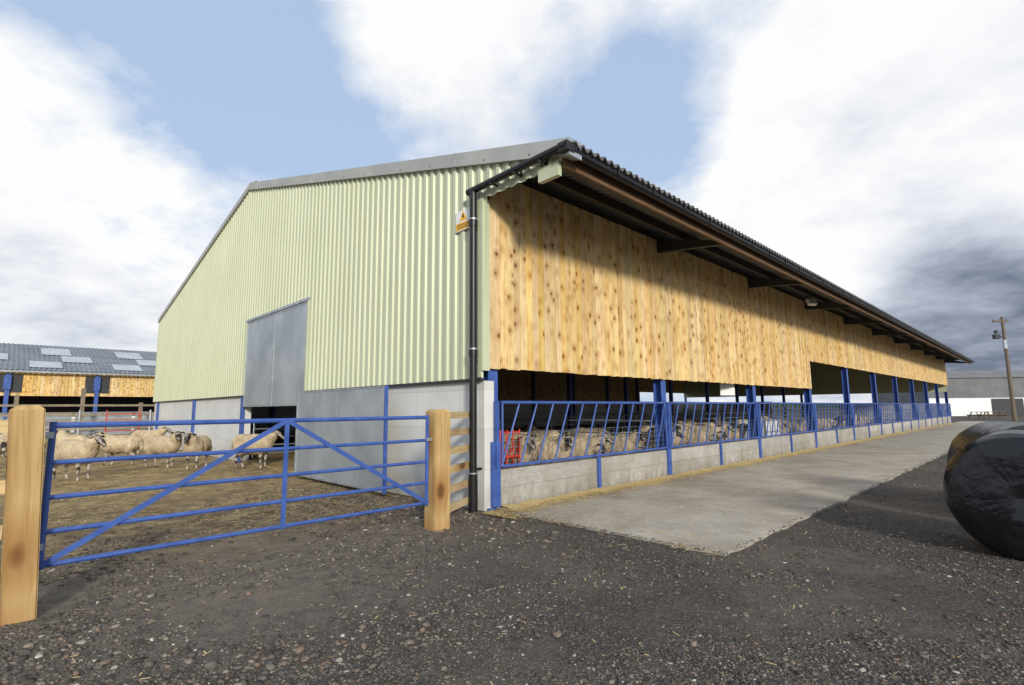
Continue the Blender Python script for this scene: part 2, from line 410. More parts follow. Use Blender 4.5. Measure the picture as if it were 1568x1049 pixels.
# ---------------------------------------------------------------- apron with ragged outer edge
b=B(); x=.16; q=0
while x<56:
    x0,x1=x,x+3.193
    def ed(t): return -3.54+.045*noise.noise((t*2.3,0,0))+.025*noise.noise((t*9,4,0))
    out=[(x0+(x1-x0)*i/20,ed(x0+(x1-x0)*i/20)) for i in range(21)]
    if q==0:
        left=[(x0+.05*noise.noise((w*3,9,0))+.03*noise.noise((w*11,9,0)),w) for w in np.arange(-3.4,-.15,.13)]
    else: left=[]
    poly=out+[(x1,-.09),(x0,-.09)]+left[::-1]
    m=len(poly); vs=[(p[0],p[1],.016) for p in poly]+[(p[0],p[1],-.1) for p in poly]
    fs=[tuple(range(m))]+[(i,m+i,m+(i+1)%m,(i+1)%m) for i in range(m)]
    b.add(vs,fs,'apron'); x+=3.2; q+=1
o=b.obj('concrete_apron'); o.location=C; o.rotation_euler=(0,0,ANG)
# ---------------------------------------------------------------- ground
def ground_mat():
    m,nt,bb=newmat('gravel_ground'); v=coord(nt)
    tc=N(nt,'ShaderNodeTexCoord'); sp=N(nt,'ShaderNodeSeparateXYZ'); L(nt,tc.outputs['Object'],sp.inputs[0])
    X,Y=sp.outputs[0],sp.outputs[1]
    f=noi(nt,v,60,5,.8); base=ramp(nt,f,[(.34,(.038,.033,.029)),(.5,(.105,.094,.083)),(.66,(.22,.198,.172))])
    vo=N(nt,'ShaderNodeTexVoronoi'); vo.inputs['Scale'].default_value=58; L(nt,v,vo.inputs['Vector'])
    sc=N(nt,'ShaderNodeSeparateColor'); L(nt,vo.outputs['Color'],sc.inputs[0])
    stone=ramp(nt,sc.outputs[0],[(0,(.04,.037,.034)),(.6,(.105,.095,.085)),(.88,(.19,.170,.148)),(1,(.30,.275,.24))])
    sh=ramp(nt,vo.outputs['Distance'],[(.3,(1,1,1)),(.75,(.3,.3,.3))])
    stone=mix(nt,1.0,stone,sh,'MULTIPLY')
    col=mix(nt,.55,base,stone)
    big=noi(nt,v,.55,6,.65); col=mix(nt,mapr(nt,big,.46,.58,0,.6),col,mix(nt,.5,col,(.24,.205,.165)))
    big2=noi(nt,v,1.1,5,.65,.3); col=mix(nt,mapr(nt,big2,.52,.64,0,.7),col,mix(nt,.5,col,(.035,.031,.028)))
    g0=math2(nt,'ADD',math2(nt,'MULTIPLY',math2(nt,'ADD',X,3.68),-.726),math2(nt,'MULTIPLY',math2(nt,'SUBTRACT',Y,4.09),.688))
    g=math2(nt,'ADD',g0,math2(nt,'MULTIPLY',math2(nt,'SUBTRACT',noi(nt,v,.9,5,.6),.5),3.0))
    dust=math2(nt,'MULTIPLY',mapr(nt,g,-2.8,-.4),mapr(nt,X,1.2,-1.4))
    dn=math2(nt,'MULTIPLY',dust,mapr(nt,noi(nt,v,6,5,.7),.32,.60))
    col=mix(nt,math2(nt,'MULTIPLY',dn,.75),col,(.24,.20,.16))
    yard=mapr(nt,g,.2,2.6)
    s_=math2(nt,'ADD',math2(nt,'MULTIPLY',math2(nt,'ADD',X,.43),D1.x),math2(nt,'MULTIPLY',math2(nt,'SUBTRACT',Y,7.98),D1.y))
    yard=math2(nt,'MULTIPLY',yard,mapr(nt,s_,1,0))
    mud=ramp(nt,noi(nt,v,2.6,8,.75),[(.34,(.085,.058,.034)),(.5,(.22,.16,.095)),(.66,(.42,.32,.18))])
    far=mapr(nt,g,3.5,7.5); mud=mix(nt,math2(nt,'MULTIPLY',far,.75),mud,ramp(nt,noi(nt,v,2.2,8,.75),[(.36,(.15,.10,.05)),(.62,(.55,.41,.21))]))
    col=mix(nt,yard,col,mud)
    L(nt,col,bb.inputs['Base Color']); bb.inputs['Roughness'].default_value=.95; bb.inputs['Specular IOR Level'].default_value=.15
    hh=math2(nt,'ADD',f,math2(nt,'MULTIPLY',sh,.5)); bump(nt,bb,hh,.7,.018)
    return m
M['ground']=ground_mat()
def gh(x,y): return -.016+.024*noise.noise((x*.9,y*.9,0))+.014*noise.noise((x*3.5,y*3.5,3))
xs=np.unique(np.concatenate([[-900,-400,-200,-100,-60,-40,-28,-20],np.arange(-16,16.01,.13),[20,28,40,60,100,200,400,900]]))
ys=np.unique(np.concatenate([[-600,-200,-60,-20,-6,-2,0],np.arange(1,18.01,.13),[20,23,27,33,40,60,100,200,400,1200]]))
b=B(); vs=[]
for yy in ys:
    for xx in xs:
        z=-.012
        if -16<=xx<=16 and 1<=yy<=18:
            s_,w_=loc(xx,yy)
            if not(s_>0 and w_>-3.7): z=gh(xx,yy)
        vs.append((xx,yy,z))
nx=len(xs); fs=[(j*nx+i,j*nx+i+1,(j+1)*nx+i+1,(j+1)*nx+i) for j in range(len(ys)-1) for i in range(nx-1)]
b.add(vs,fs,'ground'); b.obj('ground',smooth=True)
# ---------------------------------------------------------------- stones
def stonemat():
    m,nt,bb=newmat('gravel_stone'); g=N(nt,'ShaderNodeNewGeometry')
    c=ramp(nt,g.outputs['Random Per Island'],[(0,(.045,.040,.036)),(.45,(.105,.094,.083)),(.74,(.165,.148,.128)),(.86,(.22,.15,.11)),(.95,(.27,.245,.21)),(.985,(.36,.335,.29)),(1,(.58,.55,.50))])
    v=coord(nt); c=mix(nt,mapr(nt,noi(nt,v,80,2),.4,.7,0,.4),c,(.13,.115,.098))
    L(nt,c,bb.inputs['Base Color']); bb.inputs['Roughness'].default_value=.95; bb.inputs['Specular IOR Level'].default_value=.15; return m
M['stone']=stonemat()
t=(1+5**.5)/2
ico=np.array([(-1,t,0),(1,t,0),(-1,-t,0),(1,-t,0),(0,-1,t),(0,1,t),(0,-1,-t),(0,1,-t),(t,0,-1),(t,0,1),(-t,0,-1),(-t,0,1)])/math.sqrt(1+t*t)
icf=np.array([(0,11,5),(0,5,1),(0,1,7),(0,7,10),(0,10,11),(1,5,9),(5,11,4),(11,10,2),(10,7,6),(7,1,8),(3,9,4),(3,4,2),(3,2,6),(3,6,8),(3,8,9),(4,9,5),(2,4,11),(6,2,10),(8,6,7),(9,8,1)])
pts=[]
def inside(x,y):
    s_,w_=loc(x,y); return (s_>.10 and w_>-3.60)
while len(pts)<66000:
    y=2.6+ (random.random()**2.1)*12; x=random.uniform(-1.05,1.05)*y*1.02
    if inside(x,y): continue
    g=-.726*(x+3.68)+.688*(y-4.09)
    if g>3 and random.random()<.75: continue
    cl=noise.noise((x*.8,y*.8,7))+.5*noise.noise((x*2.5,y*2.5,2))
    if random.random()>.55+cl*1.2: continue
    r=random.lognormvariate(math.log(.0056),.48)
    left=(x<-.1*y and g<2.5 and g>-2.6)
    if left and random.random()<.40: r*=1.7
    if random.random()<.008: r*=2.2
    pts.append((x,y,min(r,.036)))
for i in range(2200):
    s_=-.1-abs(random.gauss(0,1.1)); w_=random.gauss(.9,1.7)
    p=W(s_,w_)
    pts.append((p.x,p.y,random.lognormvariate(math.log(.016),.45)))
for i in range(2600):
    if random.random()<.65: p=W(random.uniform(.1,20),-3.58+random.gauss(-.01,.06))
    else: p=W(.12+random.gauss(-.02,.06),random.uniform(-3.6,-.1))
    pts.append((p.x,p.y,random.uniform(.004,.012)))
n=len(pts); pa=np.array(pts)
V=np.repeat(ico[None],n,0)*(1+np.random.uniform(-.42,.35,(n,12,1)))
sc=pa[:,2][:,None,None]*np.stack([np.random.uniform(.8,1.6,n),np.random.uniform(.7,1.1,n),np.random.uniform(.35,.65,n)],1)[:,None,:]
V=V*sc; th=np.random.uniform(0,6.28,n); c_,s__=np.cos(th)[:,None],np.sin(th)[:,None]
vx=V[:,:,0]*c_-V[:,:,1]*s__; vy=V[:,:,0]*s__+V[:,:,1]*c_
gz=np.array([.016 if inside(p[0],p[1]) else gh(p[0],p[1]) for p in pts])
V=np.stack([vx+pa[:,0][:,None],vy+pa[:,1][:,None],V[:,:,2]+(pa[:,2]*.2+gz)[:,None]],2).reshape(-1,3)
F=(icf[None]+np.arange(n)[:,None,None]*12).reshape(-1)
def fastmesh(name,V,F,k,mat):
    me=bpy.data.meshes.new(name); me.vertices.add(len(V)); me.vertices.foreach_set('co',V.astype(np.float32).ravel())
    me.loops.add(len(F)); me.loops.foreach_set('vertex_index',F.astype(np.int32))
    nf=len(F)//k; me.polygons.add(nf); me.polygons.foreach_set('loop_start',np.arange(0,nf*k,k,dtype=np.int32))
    try: me.polygons.foreach_set('loop_total',np.full(nf,k,dtype=np.int32))
    except Exception: pass
    me.update(calc_edges=True); me.validate(); me.materials.append(mat)
    o=bpy.data.objects.new(name,me); S.collection.objects.link(o); return o
fastmesh('gravel_stones',V,F,3,M['stone'])
# ---------------------------------------------------------------- straw
sv=[]
def straw(x,y,z,l=None):
    l=l or random.uniform(.04,.16); a=random.uniform(0,6.28); w=random.uniform(.0015,.0035)
    dx,dy=math.cos(a)*l/2,math.sin(a)*l/2; nx_,ny_=-math.sin(a)*w,math.cos(a)*w
    t1=random.uniform(0,.02);t2=random.uniform(0,.02)
    sv.extend([(x-dx-nx_,y-dy-ny_,z+t1),(x+dx-nx_,y+dy-ny_,z+t2),(x+dx+nx_,y+dy+ny_,z+t2+.001),(x-dx+nx_,y-dy+ny_,z+t1+.001)])
for i in range(15000):
    s_=random.random()**1.8*50-.1; w_=-.1-abs(random.gauss(0,.26)) ; p=W(s_,w_); straw(p.x,p.y,.02 if s_>.16 else .0)
for i in range(2600):
    s_=random.random()**1.5*20; w_=random.uniform(-3.5,-.1); p=W(s_,w_); straw(p.x,p.y,.018)
for i in range(900):
    x=random.uniform(-5,6);y=random.uniform(3,9)
    if not inside(x,y): straw(x,y,.002,random.uniform(.02,.06))
for i in range(20000):
    s_=random.uniform(-11,-.1); w_=random.uniform(1,18); p=W(s_,w_)
    if noise.noise((s_*.8,w_*.8,1))>-.15: straw(p.x,p.y,0)
sv=np.array(sv); fastmesh('loose_straw',sv,np.arange(len(sv)),4,M['straw'])
b=B(); vs=[];fs=[]; nseg=1000
for i in range(nseg+1):
    s_=.25+i*.05; hh=.025+.045*abs(noise.noise((s_*1.7,0,0)))+.012*noise.noise((s_*9,2,0)); ww=.29+.24*noise.noise((s_*1.1,5,0))+.12*noise.noise((s_*7,5,0))
    vs+=[(s_,-.078,.018+hh),(s_,-.078-ww*.5,.018+hh*.6),(s_,-.078-ww,.0155)]
for i in range(nseg):
    a=i*3; fs+=[(a,a+3,a+4,a+1)[::-1],(a+1,a+4,a+5,a+2)[::-1]]
M['strawmat']=simple('straw_mat',(.38,.27,.11),(.70,.54,.25),25,.9,0,.8,bsc=70)
b.add(vs,fs,'strawmat'); o=b.obj('straw_bank',smooth=True); o.location=C; o.rotation_euler=(0,0,ANG)
# ---------------------------------------------------------------- gate
PL=Vector((-3.66,4.07,0)); PR=Vector((-.98,6.93,0))
GO=Vector((-3.79,4.07,0))
gd=(PR-GO).normalized(); ga=math.atan2(gd.y,gd.x); GL=(PR-GO).length
def post(name,p,h,w,ang,lean=0):
    bm=bmesh.new(); bmesh.ops.create_cube(bm,size=1)
    bmesh.ops.scale(bm,vec=(w,w,h+.1),verts=bm.verts); bmesh.ops.translate(bm,vec=(0,0,h/2-.05),verts=bm.verts)
    top=[e for e in bm.edges if all(v.co.z>h-.2 for v in e.verts)]
    bmesh.ops.bevel(bm,geom=top,offset=.035,segments=1,affect='EDGES')
    vert=[e for e in bm.edges if abs(e.verts[0].co.z-e.verts[1].co.z)>.5]
    bmesh.ops.bevel(bm,geom=vert,offset=.01,segments=2,affect='EDGES')
    me=bpy.data.meshes.new(name); bm.to_mesh(me); bm.free(); me.materials.append(M['postyellow'])
    o=bpy.data.objects.new(name,me); S.collection.objects.link(o); o.location=p; o.rotation_euler=(0,lean,ang); return o
post('gate_post',PL,1.56,.19,ga+.05,-.045); post('gate_post',PR,1.5,.24,ga-.05)
gate=empty('field_gate',GO,ga)
b=B(); x0,x1=.19,GL-.17
zs=[.33,.58,.84,1.11,1.40]
for z in zs: b.tube((x0,0,z),(x1,0,z),.020 if z<1.3 else .024,'blue',10)
for x in (x0,x1): b.tube((x,0,.30),(x,0,1.43),.024,'blue',10)
xm=x0+(x1-x0)*.505
b.beam((xm,-.024,.31),(xm,-.024,1.42),.045,.012,'blue',up=(0,1,0))
b.beam((x0,-.028,.33),(xm,-.03,1.40),.045,.012,'blue',up=(0,1,0)); b.beam((xm,-.028,1.40),(x1,-.03,.33),.045,.012,'blue',up=(0,1,0))
b.obj('gate_frame',gate)
b=B()
for z in (.45,1.3): b.box(.15,.20,-.03,.03,z,z+.05,'galv'); 
b.box(x1-.03,x1+.12,-.04,-.02,1.1,1.14,'galv')
b.obj('hinges_latch',gate)
b=B(); p0=W(-1.02,-.3); p1=W(-.1,.2)
tf=empty('timber_fence',(p0.x,p0.y,0),math.atan2(p1.y-p0.y,p1.x-p0.x)); ln=(p1-p0).length
for z in (.17,.42,.68,.93,1.18,1.42): b.box(-.05,ln,-.022,.022,z-.05,z+.045,'railyellow')
b.obj('rails',tf)
tf2=empty('timber_fence',PL,math.atan2(-.25,-1)); b=B()
for z in (.3,.62,.95,1.4): b.box(.14,3.2,-.022,.022,z-.05,z+.05,'railyellow')
b.box(3.1,3.25,-.08,.08,0,1.5,'postyellow'); b.obj('rails',tf2)
# ---------------------------------------------------------------- sheep
def facemat():
    m,nt,bb=newmat('sheep_face_legs'); v=coord(nt)
    tc=N(nt,'ShaderNodeTexCoord'); sp=N(nt,'ShaderNodeSeparateXYZ'); L(nt,tc.outputs['Object'],sp.inputs[0])
    th=math2(nt,'ADD',noi(nt,v,9,3,.6),mapr(nt,sp.outputs[2],.75,.5,-.06,.10))
    c=ramp(nt,th,[(.50,(.022,.018,.015)),(.60,(.42,.37,.31))])
    L(nt,c,bb.inputs['Base Color']); bb.inputs['Roughness'].default_value=.8; return m
def fleecemat():
    m,nt,bb=newmat('sheep_fleece'); v=coord(nt); oi=N(nt,'ShaderNodeObjectInfo')
    c=ramp(nt,noi(nt,v,6,6,.7),[(.3,(.38,.29,.18)),(.7,(.68,.56,.39))])
    tc=N(nt,'ShaderNodeTexCoord'); sp=N(nt,'ShaderNodeSeparateXYZ'); L(nt,tc.outputs['Object'],sp.inputs[0])
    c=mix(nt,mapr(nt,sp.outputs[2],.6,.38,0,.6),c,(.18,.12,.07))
    hs=N(nt,'ShaderNodeHueSaturation'); L(nt,mapr(nt,oi.outputs['Random'],0,1,.8,1.1),hs.inputs['Value']); L(nt,c,hs.inputs['Color'])
    L(nt,hs.outputs[0],bb.inputs['Base Color']); bb.inputs['Roughness'].default_value=.95; bb.inputs['Specular IOR Level'].default_value=.1
    bump(nt,bb,noi(nt,v,45,4,.7),.8,.02); return m
FM,LM=fleecemat(),facemat()
def sheep_mesh(name,head,step=0.0):
    fl=[];sk=[]
    def chain(lst,pts,n=6):
        for (p,r),(q,s) in zip(pts[:-1],pts[1:]):
            for i in range(n+1):
                t=i/n; lst.append((Vector(p).lerp(Vector(q),t),r+(s-r)*t,(1,1,1)))
    for x,z,rx,ry,rzz in ((-.36,.66,.23,.225,.235),(-.18,.63,.26,.265,.265),(.02,.62,.26,.275,.275),(.22,.64,.24,.245,.265),(.34,.68,.17,.19,.22)):
        fl.append((Vector((x,0,z)),1,(rx,ry,rzz)))
    poll,face,muz,side=head
    chain(fl,[((.34,0,.74),.185),(Vector((.34,0,.74)).lerp(Vector(poll),.55),.145),(Vector((.34,0,.74)).lerp(Vector(poll),.85),.11)])
    pv,fv,mv=Vector(poll),Vector(face),Vector(muz); d=(mv-pv).normalized(); lat=d.cross(Vector((0,0,1))).normalized(); up=lat.cross(d)
    chain(sk,[(pv,.085),(fv,.068),(mv,.043)],8)
    sk.append((mv-up*.02,.036,(1,1,1))); sk.append((pv.lerp(fv,.5)-up*.04,.06,(1,1,1)))
    for sg in(-1,1):
        e0=pv+lat*sg*.06+up*.035-d*.02; e1=e0+lat*sg*.08+up*.0-d*.01; e2=e1+lat*sg*.06-up*.035
        chain(sk,[(e0,.024),(e1,.03),(e2,.013)],5)
        sk.append((pv.lerp(fv,.6)+lat*sg*.052+up*.03,.02,(1,1,1)))
    for sg in(-1,1):
        st=step*sg
        chain(fl,[((-.36,.12*sg,.55),.14),((-.30-st*.3,.13*sg,.44),.095)],4)
        chain(sk,[((-.31-st*.3,.13*sg,.44),.075),((-.44-st,.125*sg,.29),.038),((-.41-st,.125*sg,.10),.026),((-.38-st,.125*sg,.035),.034)],7)
        chain(fl,[((.24,.11*sg,.52),.12),((.23+st*.3,.12*sg,.44),.08)],4)
        chain(sk,[((.23+st*.3,.12*sg,.44),.062),((.25+st*.7,.115*sg,.25),.035),((.24+st,.115*sg,.09),.025),((.265+st,.115*sg,.032),.033)],7)
    chain(fl,[((-.55,0,.72),.06),((-.61,0,.6),.05),((-.61,0,.46),.035)],5)
    bm=bmesh.new()
    for p,r,s in fl+sk:
        mt=Matrix.Translation(p)@Matrix.Diagonal((r*s[0],r*s[1],r*s[2],1))
        bmesh.ops.create_icosphere(bm,subdivisions=2 if r<.2 else 3,radius=1,matrix=mt)
    me=bpy.data.meshes.new(name+'_src'); bm.to_mesh(me); bm.free()
    o=bpy.data.objects.new('tmp',me); S.collection.objects.link(o)
    m=o.modifiers.new('r','REMESH'); m.mode='VOXEL'; m.voxel_size=.017
    m2=o.modifiers.new('s','SMOOTH'); m2.factor=.5; m2.iterations=3
    dg=bpy.context.evaluated_depsgraph_get(); out=bpy.data.meshes.new_from_object(o.evaluated_get(dg)); out.name=name
    bpy.data.objects.remove(o)
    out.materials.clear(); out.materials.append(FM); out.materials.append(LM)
    def sd(c,lst):
        best=9
        for p,r,s in lst:
            q=c-p
            if s[0]==1 : dd=q.length-r
            else: dd=(Vector((q.x/(s[0]),q.y/(s[1]),q.z/(s[2]))).length-1)*min(s)
            if dd<best: best=dd
        return best
    nrm=[v.normal.copy() for v in out.vertices]; isf=[]
    for v in out.vertices: isf.append(sd(v.co,fl)<sd(v.co,sk)+.004)
    for p in out.polygons:
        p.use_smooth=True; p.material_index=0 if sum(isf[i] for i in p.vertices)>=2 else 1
    for i,v in enumerate(out.vertices):
        if isf[i]:
            c=v.co; v.co=c+nrm[i]*(.016*noise.noise(c*11)+.012*noise.noise(c*26)+.012)
    out.update(); return out
SM=[sheep_mesh('sheep_a',((.56,0,.93),(.68,0,.88),(.79,0,.79),0)),
    sheep_mesh('sheep_b',((.52,.10,.93),(.58,.21,.88),(.64,.31,.79),0),.05),
    sheep_mesh('sheep_c',((.62,0,.72),(.70,0,.62),(.76,0,.50),0),-.05),
    sheep_mesh('sheep_d',((.52,-.08,.95),(.62,-.16,.90),(.71,-.24,.81),0),-.04)]
def sheep(x,y,h,k,z=0,sc=1.0):
    o=bpy.data.objects.new('sheep',SM[k]); S.collection.objects.link(o); o.location=(x,y,z-.01); o.rotation_euler=(0,0,R(h)); o.scale=(sc,)*3
sheep(-9.85,12.0,-14,0,sc=1.0); sheep(-13.0,15.6,165,3,sc=.95); sheep(-11.35,15.3,192,1,sc=.95); sheep(-9.6,14.6,-12,3,sc=.95)
sheep(-8.45,14.2,-80,0,sc=.95); sheep(-6.9,14.2,-5,0,sc=1.0); sheep(-14.5,14.7,-20,2,sc=.95); sheep(-13.4,19.5,10,0,sc=.95)
sheep(-17.2,18.5,30,1,sc=.95); sheep(-19.6,21.0,190,0,sc=.95); sheep(-15.6,17.2,5,3,sc=.95)
s_=.75
while s_<26:
    k=random.choice([0,0,1,3,2]); w_=random.uniform(.9,1.15)
    p=W(s_,w_); sheep(p.x,p.y,math.degrees(ANG)-90+random.uniform(-22,22),k,.05,random.uniform(.93,1.05))
    s_+=random.uniform(.55,1.0) if s_<11 else random.uniform(1.0,2.2)
    if abs((s_%BAY)-.2)<.2: s_+=.3
    if 11.6<s_<13.5: s_=13.6
for i in range(12):
    p=W(random.uniform(1,20),random.uniform(2.4,5)); sheep(p.x,p.y,random.uniform(0,360),random.choice([0,1,2,3]),.05)
# ---------------------------------------------------------------- silage bales
def balemat():
    m,nt,bb=newmat('bale_wrap'); v=coord(nt)
    bb.inputs['Base Color'].default_value=(.007,.007,.009,1)
    h=math2(nt,'ADD',noi(nt,v,4,4,.55,1.0),math2(nt,'MULTIPLY',noi(nt,coord(nt,(9,1,1.5)),3,4,.6,.8),.6))
    L(nt,mapr(nt,noi(nt,v,3,4),.3,.7,.17,.36),bb.inputs['Roughness'])
    bump(nt,bb,h,.45,.035); return m
M['bale']=balemat()
def bale(p,ax,seed,r=.62,ln=1.22):
    b=B(); vs=[];fs=[]; nA=96
    prof=[(-ln/2+.03,0.0),(-ln/2+.0,.15*r),(-ln/2-.01,.45*r),(-ln/2+.01,.75*r),(-ln/2+.05,.92*r),(-ln/2+.13,.985*r),(-.3,1.0*r),(-.1,1.01*r),(.1,1.01*r),(.3,1.0*r),(ln/2-.13,.985*r),(ln/2-.05,.92*r),(ln/2-.01,.75*r),(ln/2+.01,.4*r),(ln/2,.0)]
    pr=[]
    for (a,c),(d,e) in zip(prof[:-1],prof[1:]):
        for q in range(3): pr.append((a+(d-a)*q/3,c+(e-c)*q/3))
    pr.append(prof[-1])
    for x,rr in pr:
        for k in range(nA):
            th=2*math.pi*k/nA; 
            dr=.02*noise.noise((x*3,math.cos(th)*2+seed,math.sin(th)*2))
            if abs(x)>ln/2-.08: x2=x+ (.022*noise.noise((math.cos(th)*2.5*(rr+.3),math.sin(th)*2.5*(rr+.3),seed+x)) + .005*noise.noise((math.cos(th)*9,math.sin(th)*9,seed)))*(1 if rr>.1 else 0)
            else: x2=x
            rq=rr+dr*(rr/r); y=rq*math.cos(th); z=rq*math.sin(th)
            z=max(z,-r+.035)
            vs.append((x2,y,z))
    for i in range(len(pr)-1):
        for k in range(nA):
            fs.append((i*nA+k,i*nA+(k+1)%nA,(i+1)*nA+(k+1)%nA,(i+1)*nA+k))
    b.add(vs,fs,'bale'); o=b.obj('silage_bale',smooth=True)
    o.location=(p[0],p[1],r-.035); o.rotation_euler=(0,0,ax); return o
bale((5.36,5.58),R(42),1,.63); bale((7.25,7.7),R(75),5,.64); bale((7.0,5.9),R(28),9)
# ---------------------------------------------------------------- background barn (left)
bg=empty('timber_barn',C,ANG)
b=B(); w0=46.5
x=-30
while x<30: b.box(x,x+.19,w0,w0+.05,2.75,4.55,'larch'); x+=.2
b.obj('boarding',bg)
b=B(); per=.3
vs=[];fs=[]; n=int(62/per)*4
for i in range(n+1):
    x=-31+i*per/4; dz=.03*math.sin(math.pi*i/2+.4)
    vs+=[(x,w0-.5,4.62+dz),(x,w0+10,7.5+dz),(x,w0+20,4.6+dz)]
for i in range(n):
    a=i*3; fs+=[(a,a+3,a+4,a+1),(a+1,a+4,a+5,a+2)]
b.add(vs,fs,'roofdark'); b.obj('roof',bg)
b=B()
def rf(w): return 4.62+(w-w0+.5)*(2.88/10.5)
for k in range(-6,6):
    for (wa,wb) in ((w0+.3,w0+2.6),(w0+2.7,w0+5.1),(w0+5.4,w0+8.4)):
        x=k*5.1+ (1.2 if wa<w0+2 else (3.2 if wa<w0+4 else 2.0))
        b.add([(x,wa,rf(wa)+.06),(x+1.9,wa,rf(wa)+.06),(x+1.9,wb,rf(wb)+.06),(x,wb,rf(wb)+.06)],[(0,1,2,3)],'rooflight')
b.obj('rooflights',bg)
b=B()
for k in range(-6,7):
    x=k*5.1; b.box(x,x+.25,w0-.2,w0-.02,0,4.4,'blue')
    b.box(x-.6,x+.9,w0-.06,w0-.003,3.0,4.3,'steel'); b.box(x-.1,x+.3,w0-.27,w0-.205,3.2,4.2,'blue')
b.box(-30,30,w0,w0+.2,0,1.2,'block'); b.box(-30,30,w0+6,w0+6.1,0,4.4,'steel'); b.box(-30,30,w0-.55,w0-.45,4.45,4.58,'galv')
b.obj('frame',bg)
yf=empty('yard_fence',C,ANG); b=B(); w0=27.5
for k in range(-9,9):
    x=k*2.4; b.box(x,x+.16,w0,w0+.16,0,2.0+.35*((k*7)%3),'fencewood')
for z in (.35,.7,1.05,1.4,1.85): b.box(-22,20,w0-.05,w0-.003,z-.05,z+.05,'fencewood')
b.obj('posts_rails',yf)
b=B(); 
for k in range(-8,7): b.box(k*2.5+.05,k*2.5+2.4,w0+1.2,w0+1.25,.15,1.5,'galvdoor')
b.obj('sheeted_hurdles',yf)
b=B(); w1=23.9
for k in range(0,5):
    x=-k*2.6-.1; b.tube((x,w1,0),(x,w1,1.6),.04,'galv',8)
    for z in (.3,.6,.9,1.2,1.5): b.tube((x,w1,z),(x-2.6,w1,z),.02,'fencewood' if k%2 else 'galv',6)
b.obj('hurdle_run',yf)
b=B()
for k in range(5):
    b.tube((-1.6,25.2,.35+.27*k),(-.3,25.2,.35+.27*k),.022,'red',6)
for x in(-1.6,-.3): b.tube((x,25.2,0),(x,25.2,1.6),.03,'red',6)
b.obj('red_hurdle',None).matrix_world=Matrix.Translation(C)@Matrix.Rotation(ANG,4,'Z')
# ---------------------------------------------------------------- right background
sh=empty('storage_shed',(57,72,0),R(-4)); b=B()
b.box(0,45,0,.2,0,2.4,'white'); 
vs=[];fs=[]
for i in range(0,301):
    x=i*.15; vs+=[(x,-.05-(.04 if i%2 else 0),2.45),(x,-.05-(.04 if i%2 else 0),5.2)]
for i in range(300): a=i*2; fs.append((a,a+2,a+3,a+1))
b.add(vs,fs,'shedgrey')
b.add([(-.3,-.3,5.15),(45.3,-.3,5.15),(45.3,6,6.5),(-.3,6,6.5),(45.3,12,5.1),(-.3,12,5.1)],[(0,1,2,3),(3,2,4,5)],'shedgrey')
b.add([(0,0,0),(0,12,0),(0,12,5.1),(0,6,6.4),(0,0,5.15)],[(0,1,2,3,4)],'shedgrey')
b.box(8,12,-.12,-.1,0,2.3,'steel')
b.obj('shed_body',sh)
pole=empty('utility_pole',(45.6,48,0)); b=B(); b.tube((0,0,0),(0,0,9.6),.17,'postwood',14,.11)
b.box(-.9,.5,-.06,.06,9.1,9.25,'postwood')
for x in(-.8,-.3,.4): b.tube((x,0,9.25),(x,0,9.45),.05,'shedgrey',8)
b.obj('pole',pole)
b=B(); b.beam((0,0,7.6),(-.9,-.2,7.9),.06,.06,'steel'); b.box(-1.2,-.7,-.4,-.1,7.5,7.9,'steel'); b.box(-.35,-.1,-.3,-.1,6.6,7.4,'galv'); b.box(-1.0,-.8,-.3,-.1,8.0,8.3,'steel'); b.obj('pole_lamps',pole)
def picnic(p,a):
    e=empty('picnic_table',p,a); b=B()
    for y in (-.3,-.15,0,.15,.3): b.box(-.9,.9,y-.065,y+.065,.72,.76,'postwood')
    for y in (-.75,.75): b.box(-.9,.9,y-.13,y+.13,.42,.46,'postwood')
    for x in(-.65,.65):
        b.beam((x,-.65,0),(x,-.25,.72),.05,.1,'postwood',up=(1,0,0)); b.beam((x,.65,0),(x,.25,.72),.05,.1,'postwood',up=(1,0,0)); b.beam((x+.05,-.8,.38),(x+.05,.8,.38),.05,.1,'postwood')
    b.obj('table_bench',e)
picnic((49.5,56.0,0),R(10)); picnic((51.6,56.6,0),R(-15))
b=B(); vs=[];fs=[]
for i in range(0,161):
    a=R(-100+i*1.25); rr=420; h=3+5*abs(noise.noise((i*.13,1,0)))+1.5*noise.noise((i*.9,4,0))
    x,y=math.sin(a)*rr,math.cos(a)*rr
    vs+=[(x,y,-1),(x,y,h),(x*1.1,y*1.1,h*.6)]
for i in range(160): a=i*3; fs+=[(a,a+3,a+4,a+1),(a+1,a+4,a+5,a+2)]
M['hedge']=simple('hedge',(.03,.045,.02),(.06,.08,.035),.2,.9,0,0); b.add(vs,fs,'hedge'); b.obj('distant_hedgerow')
# ---------------------------------------------------------------- world
EL=R(18); sd=(-.48*D1-.88*D2).normalized()
w=bpy.data.worlds.new('World'); S.world=w; w.use_nodes=True; nt=w.node_tree
bgn=nt.nodes['Background']; bgn.inputs[1].default_value=.1
sky=N(nt,'ShaderNodeTexSky',sky_type='NISHITA'); sky.sun_disc=False; sky.sun_elevation=EL; sky.sun_rotation=math.atan2(sd.x,sd.y)
sky.dust_density=.6; sky.ozone_density=1.5
tc=N(nt,'ShaderNodeTexCoord'); dirv=tc.outputs['Generated']; sp=N(nt,'ShaderNodeSeparateXYZ'); L(nt,dirv,sp.inputs[0])
zz=math2(nt,'MAXIMUM',sp.outputs[2],0.0); den=math2(nt,'ADD',zz,.26)
cb=N(nt,'ShaderNodeCombineXYZ'); L(nt,math2(nt,'DIVIDE',sp.outputs[0],den),cb.inputs[0]); L(nt,math2(nt,'DIVIDE',sp.outputs[1],den),cb.inputs[1])
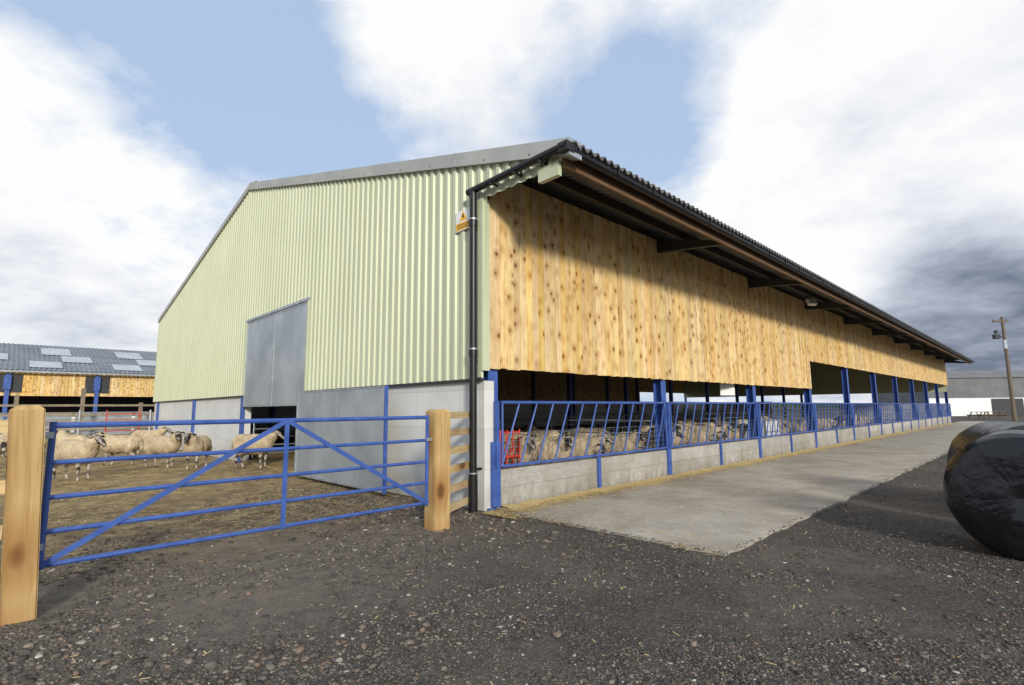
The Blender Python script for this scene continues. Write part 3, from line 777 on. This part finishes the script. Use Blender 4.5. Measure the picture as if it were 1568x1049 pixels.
mp=N(nt,'ShaderNodeMapping'); mp.inputs['Location'].default_value=(3.1,1.7,.4); L(nt,cb.outputs[0],mp.inputs[0])
n1=noi(nt,mp.outputs[0],1.9,10,.6,.1); n2=noi(nt,mp.outputs[0],2.2,9,.58,.1)
def lobe(v,deg,amp):
    d=N(nt,'ShaderNodeVectorMath',operation='DOT_PRODUCT'); L(nt,dirv,d.inputs[0]); d.inputs[1].default_value=Vector(v).normalized()
    m=N(nt,'ShaderNodeMapRange',interpolation_type='SMOOTHSTEP'); m.inputs[1].default_value=math.cos(R(deg)); m.inputs[2].default_value=1; m.inputs[3].default_value=0; m.inputs[4].default_value=amp
    L(nt,d.outputs['Value'],m.inputs[0]); return m.outputs[0]
def pix(x,y):
    u,v=x-784,524.5-y; v2=v-.0087*u; u2=u+.0087*v
    return (u2,793.6-.1259*v2,100.7+.992*v2)
cov=n1
for l in (lobe(pix(1300,300),21,.26),lobe(pix(680,60),13,.12),lobe(pix(60,400),20,.20),lobe(pix(1500,480),18,.2),lobe(pix(760,200),6,.10),lobe(pix(430,285),6,.14),lobe(pix(1200,60),13,.05)): cov=math2(nt,'ADD',cov,l)
for l in (lobe(pix(330,180),20,.16),lobe(pix(970,190),11,.09),lobe(pix(60,60),12,.04)): cov=math2(nt,'SUBTRACT',cov,l)
cloud=mapr(nt,cov,.40,.60)
shade=n2
for l in (lobe(pix(1520,500),11,.38),lobe(pix(1420,440),11,.12),lobe(pix(60,470),15,.12),lobe(pix(930,60),14,.08),lobe(pix(1450,60),14,.06)): shade=math2(nt,'ADD',shade,l)
for l in (lobe(pix(1280,250),20,.16),lobe(pix(200,290),15,.18),lobe(pix(620,60),18,.12),lobe(pix(60,180),14,.05)): shade=math2(nt,'SUBTRACT',shade,l)
cc=ramp(nt,shade,[(.38,(10,10,10)),(.50,(8.8,8.95,9.3)),(.64,(6.6,7.0,7.8)),(.78,(4.3,4.7,5.6)),(.97,(1.7,2.0,2.7))])
skyb=mix(nt,.75,sky.outputs[0],(5.4,6.9,9.4))
L(nt,mix(nt,math2(nt,'MULTIPLY',cloud,.97),skyb,cc),bgn.inputs[0])
sl=bpy.data.lights.new('sun','SUN'); sl.energy=3.3; sl.angle=R(8); sl.color=(1,.94,.82)
so=bpy.data.objects.new('sun',sl); S.collection.objects.link(so)
tosun=Vector((sd.x*math.cos(EL),sd.y*math.cos(EL),math.sin(EL))); so.rotation_euler=tosun.to_track_quat('Z','Y').to_euler(); so.location=(0,-10,20)
cam=bpy.data.cameras.new('camera'); co=bpy.data.objects.new('camera',cam); S.collection.objects.link(co); S.camera=co
cam.sensor_width=36; cam.lens=18.37; cam.clip_start=.05; cam.clip_end=3000
co.matrix_world=Matrix.Translation((0,0,1.5))@Matrix.Rotation(R(90+7.23),4,'X')@Matrix.Rotation(R(-.5),4,'Z')
print('OK',len(S.objects))
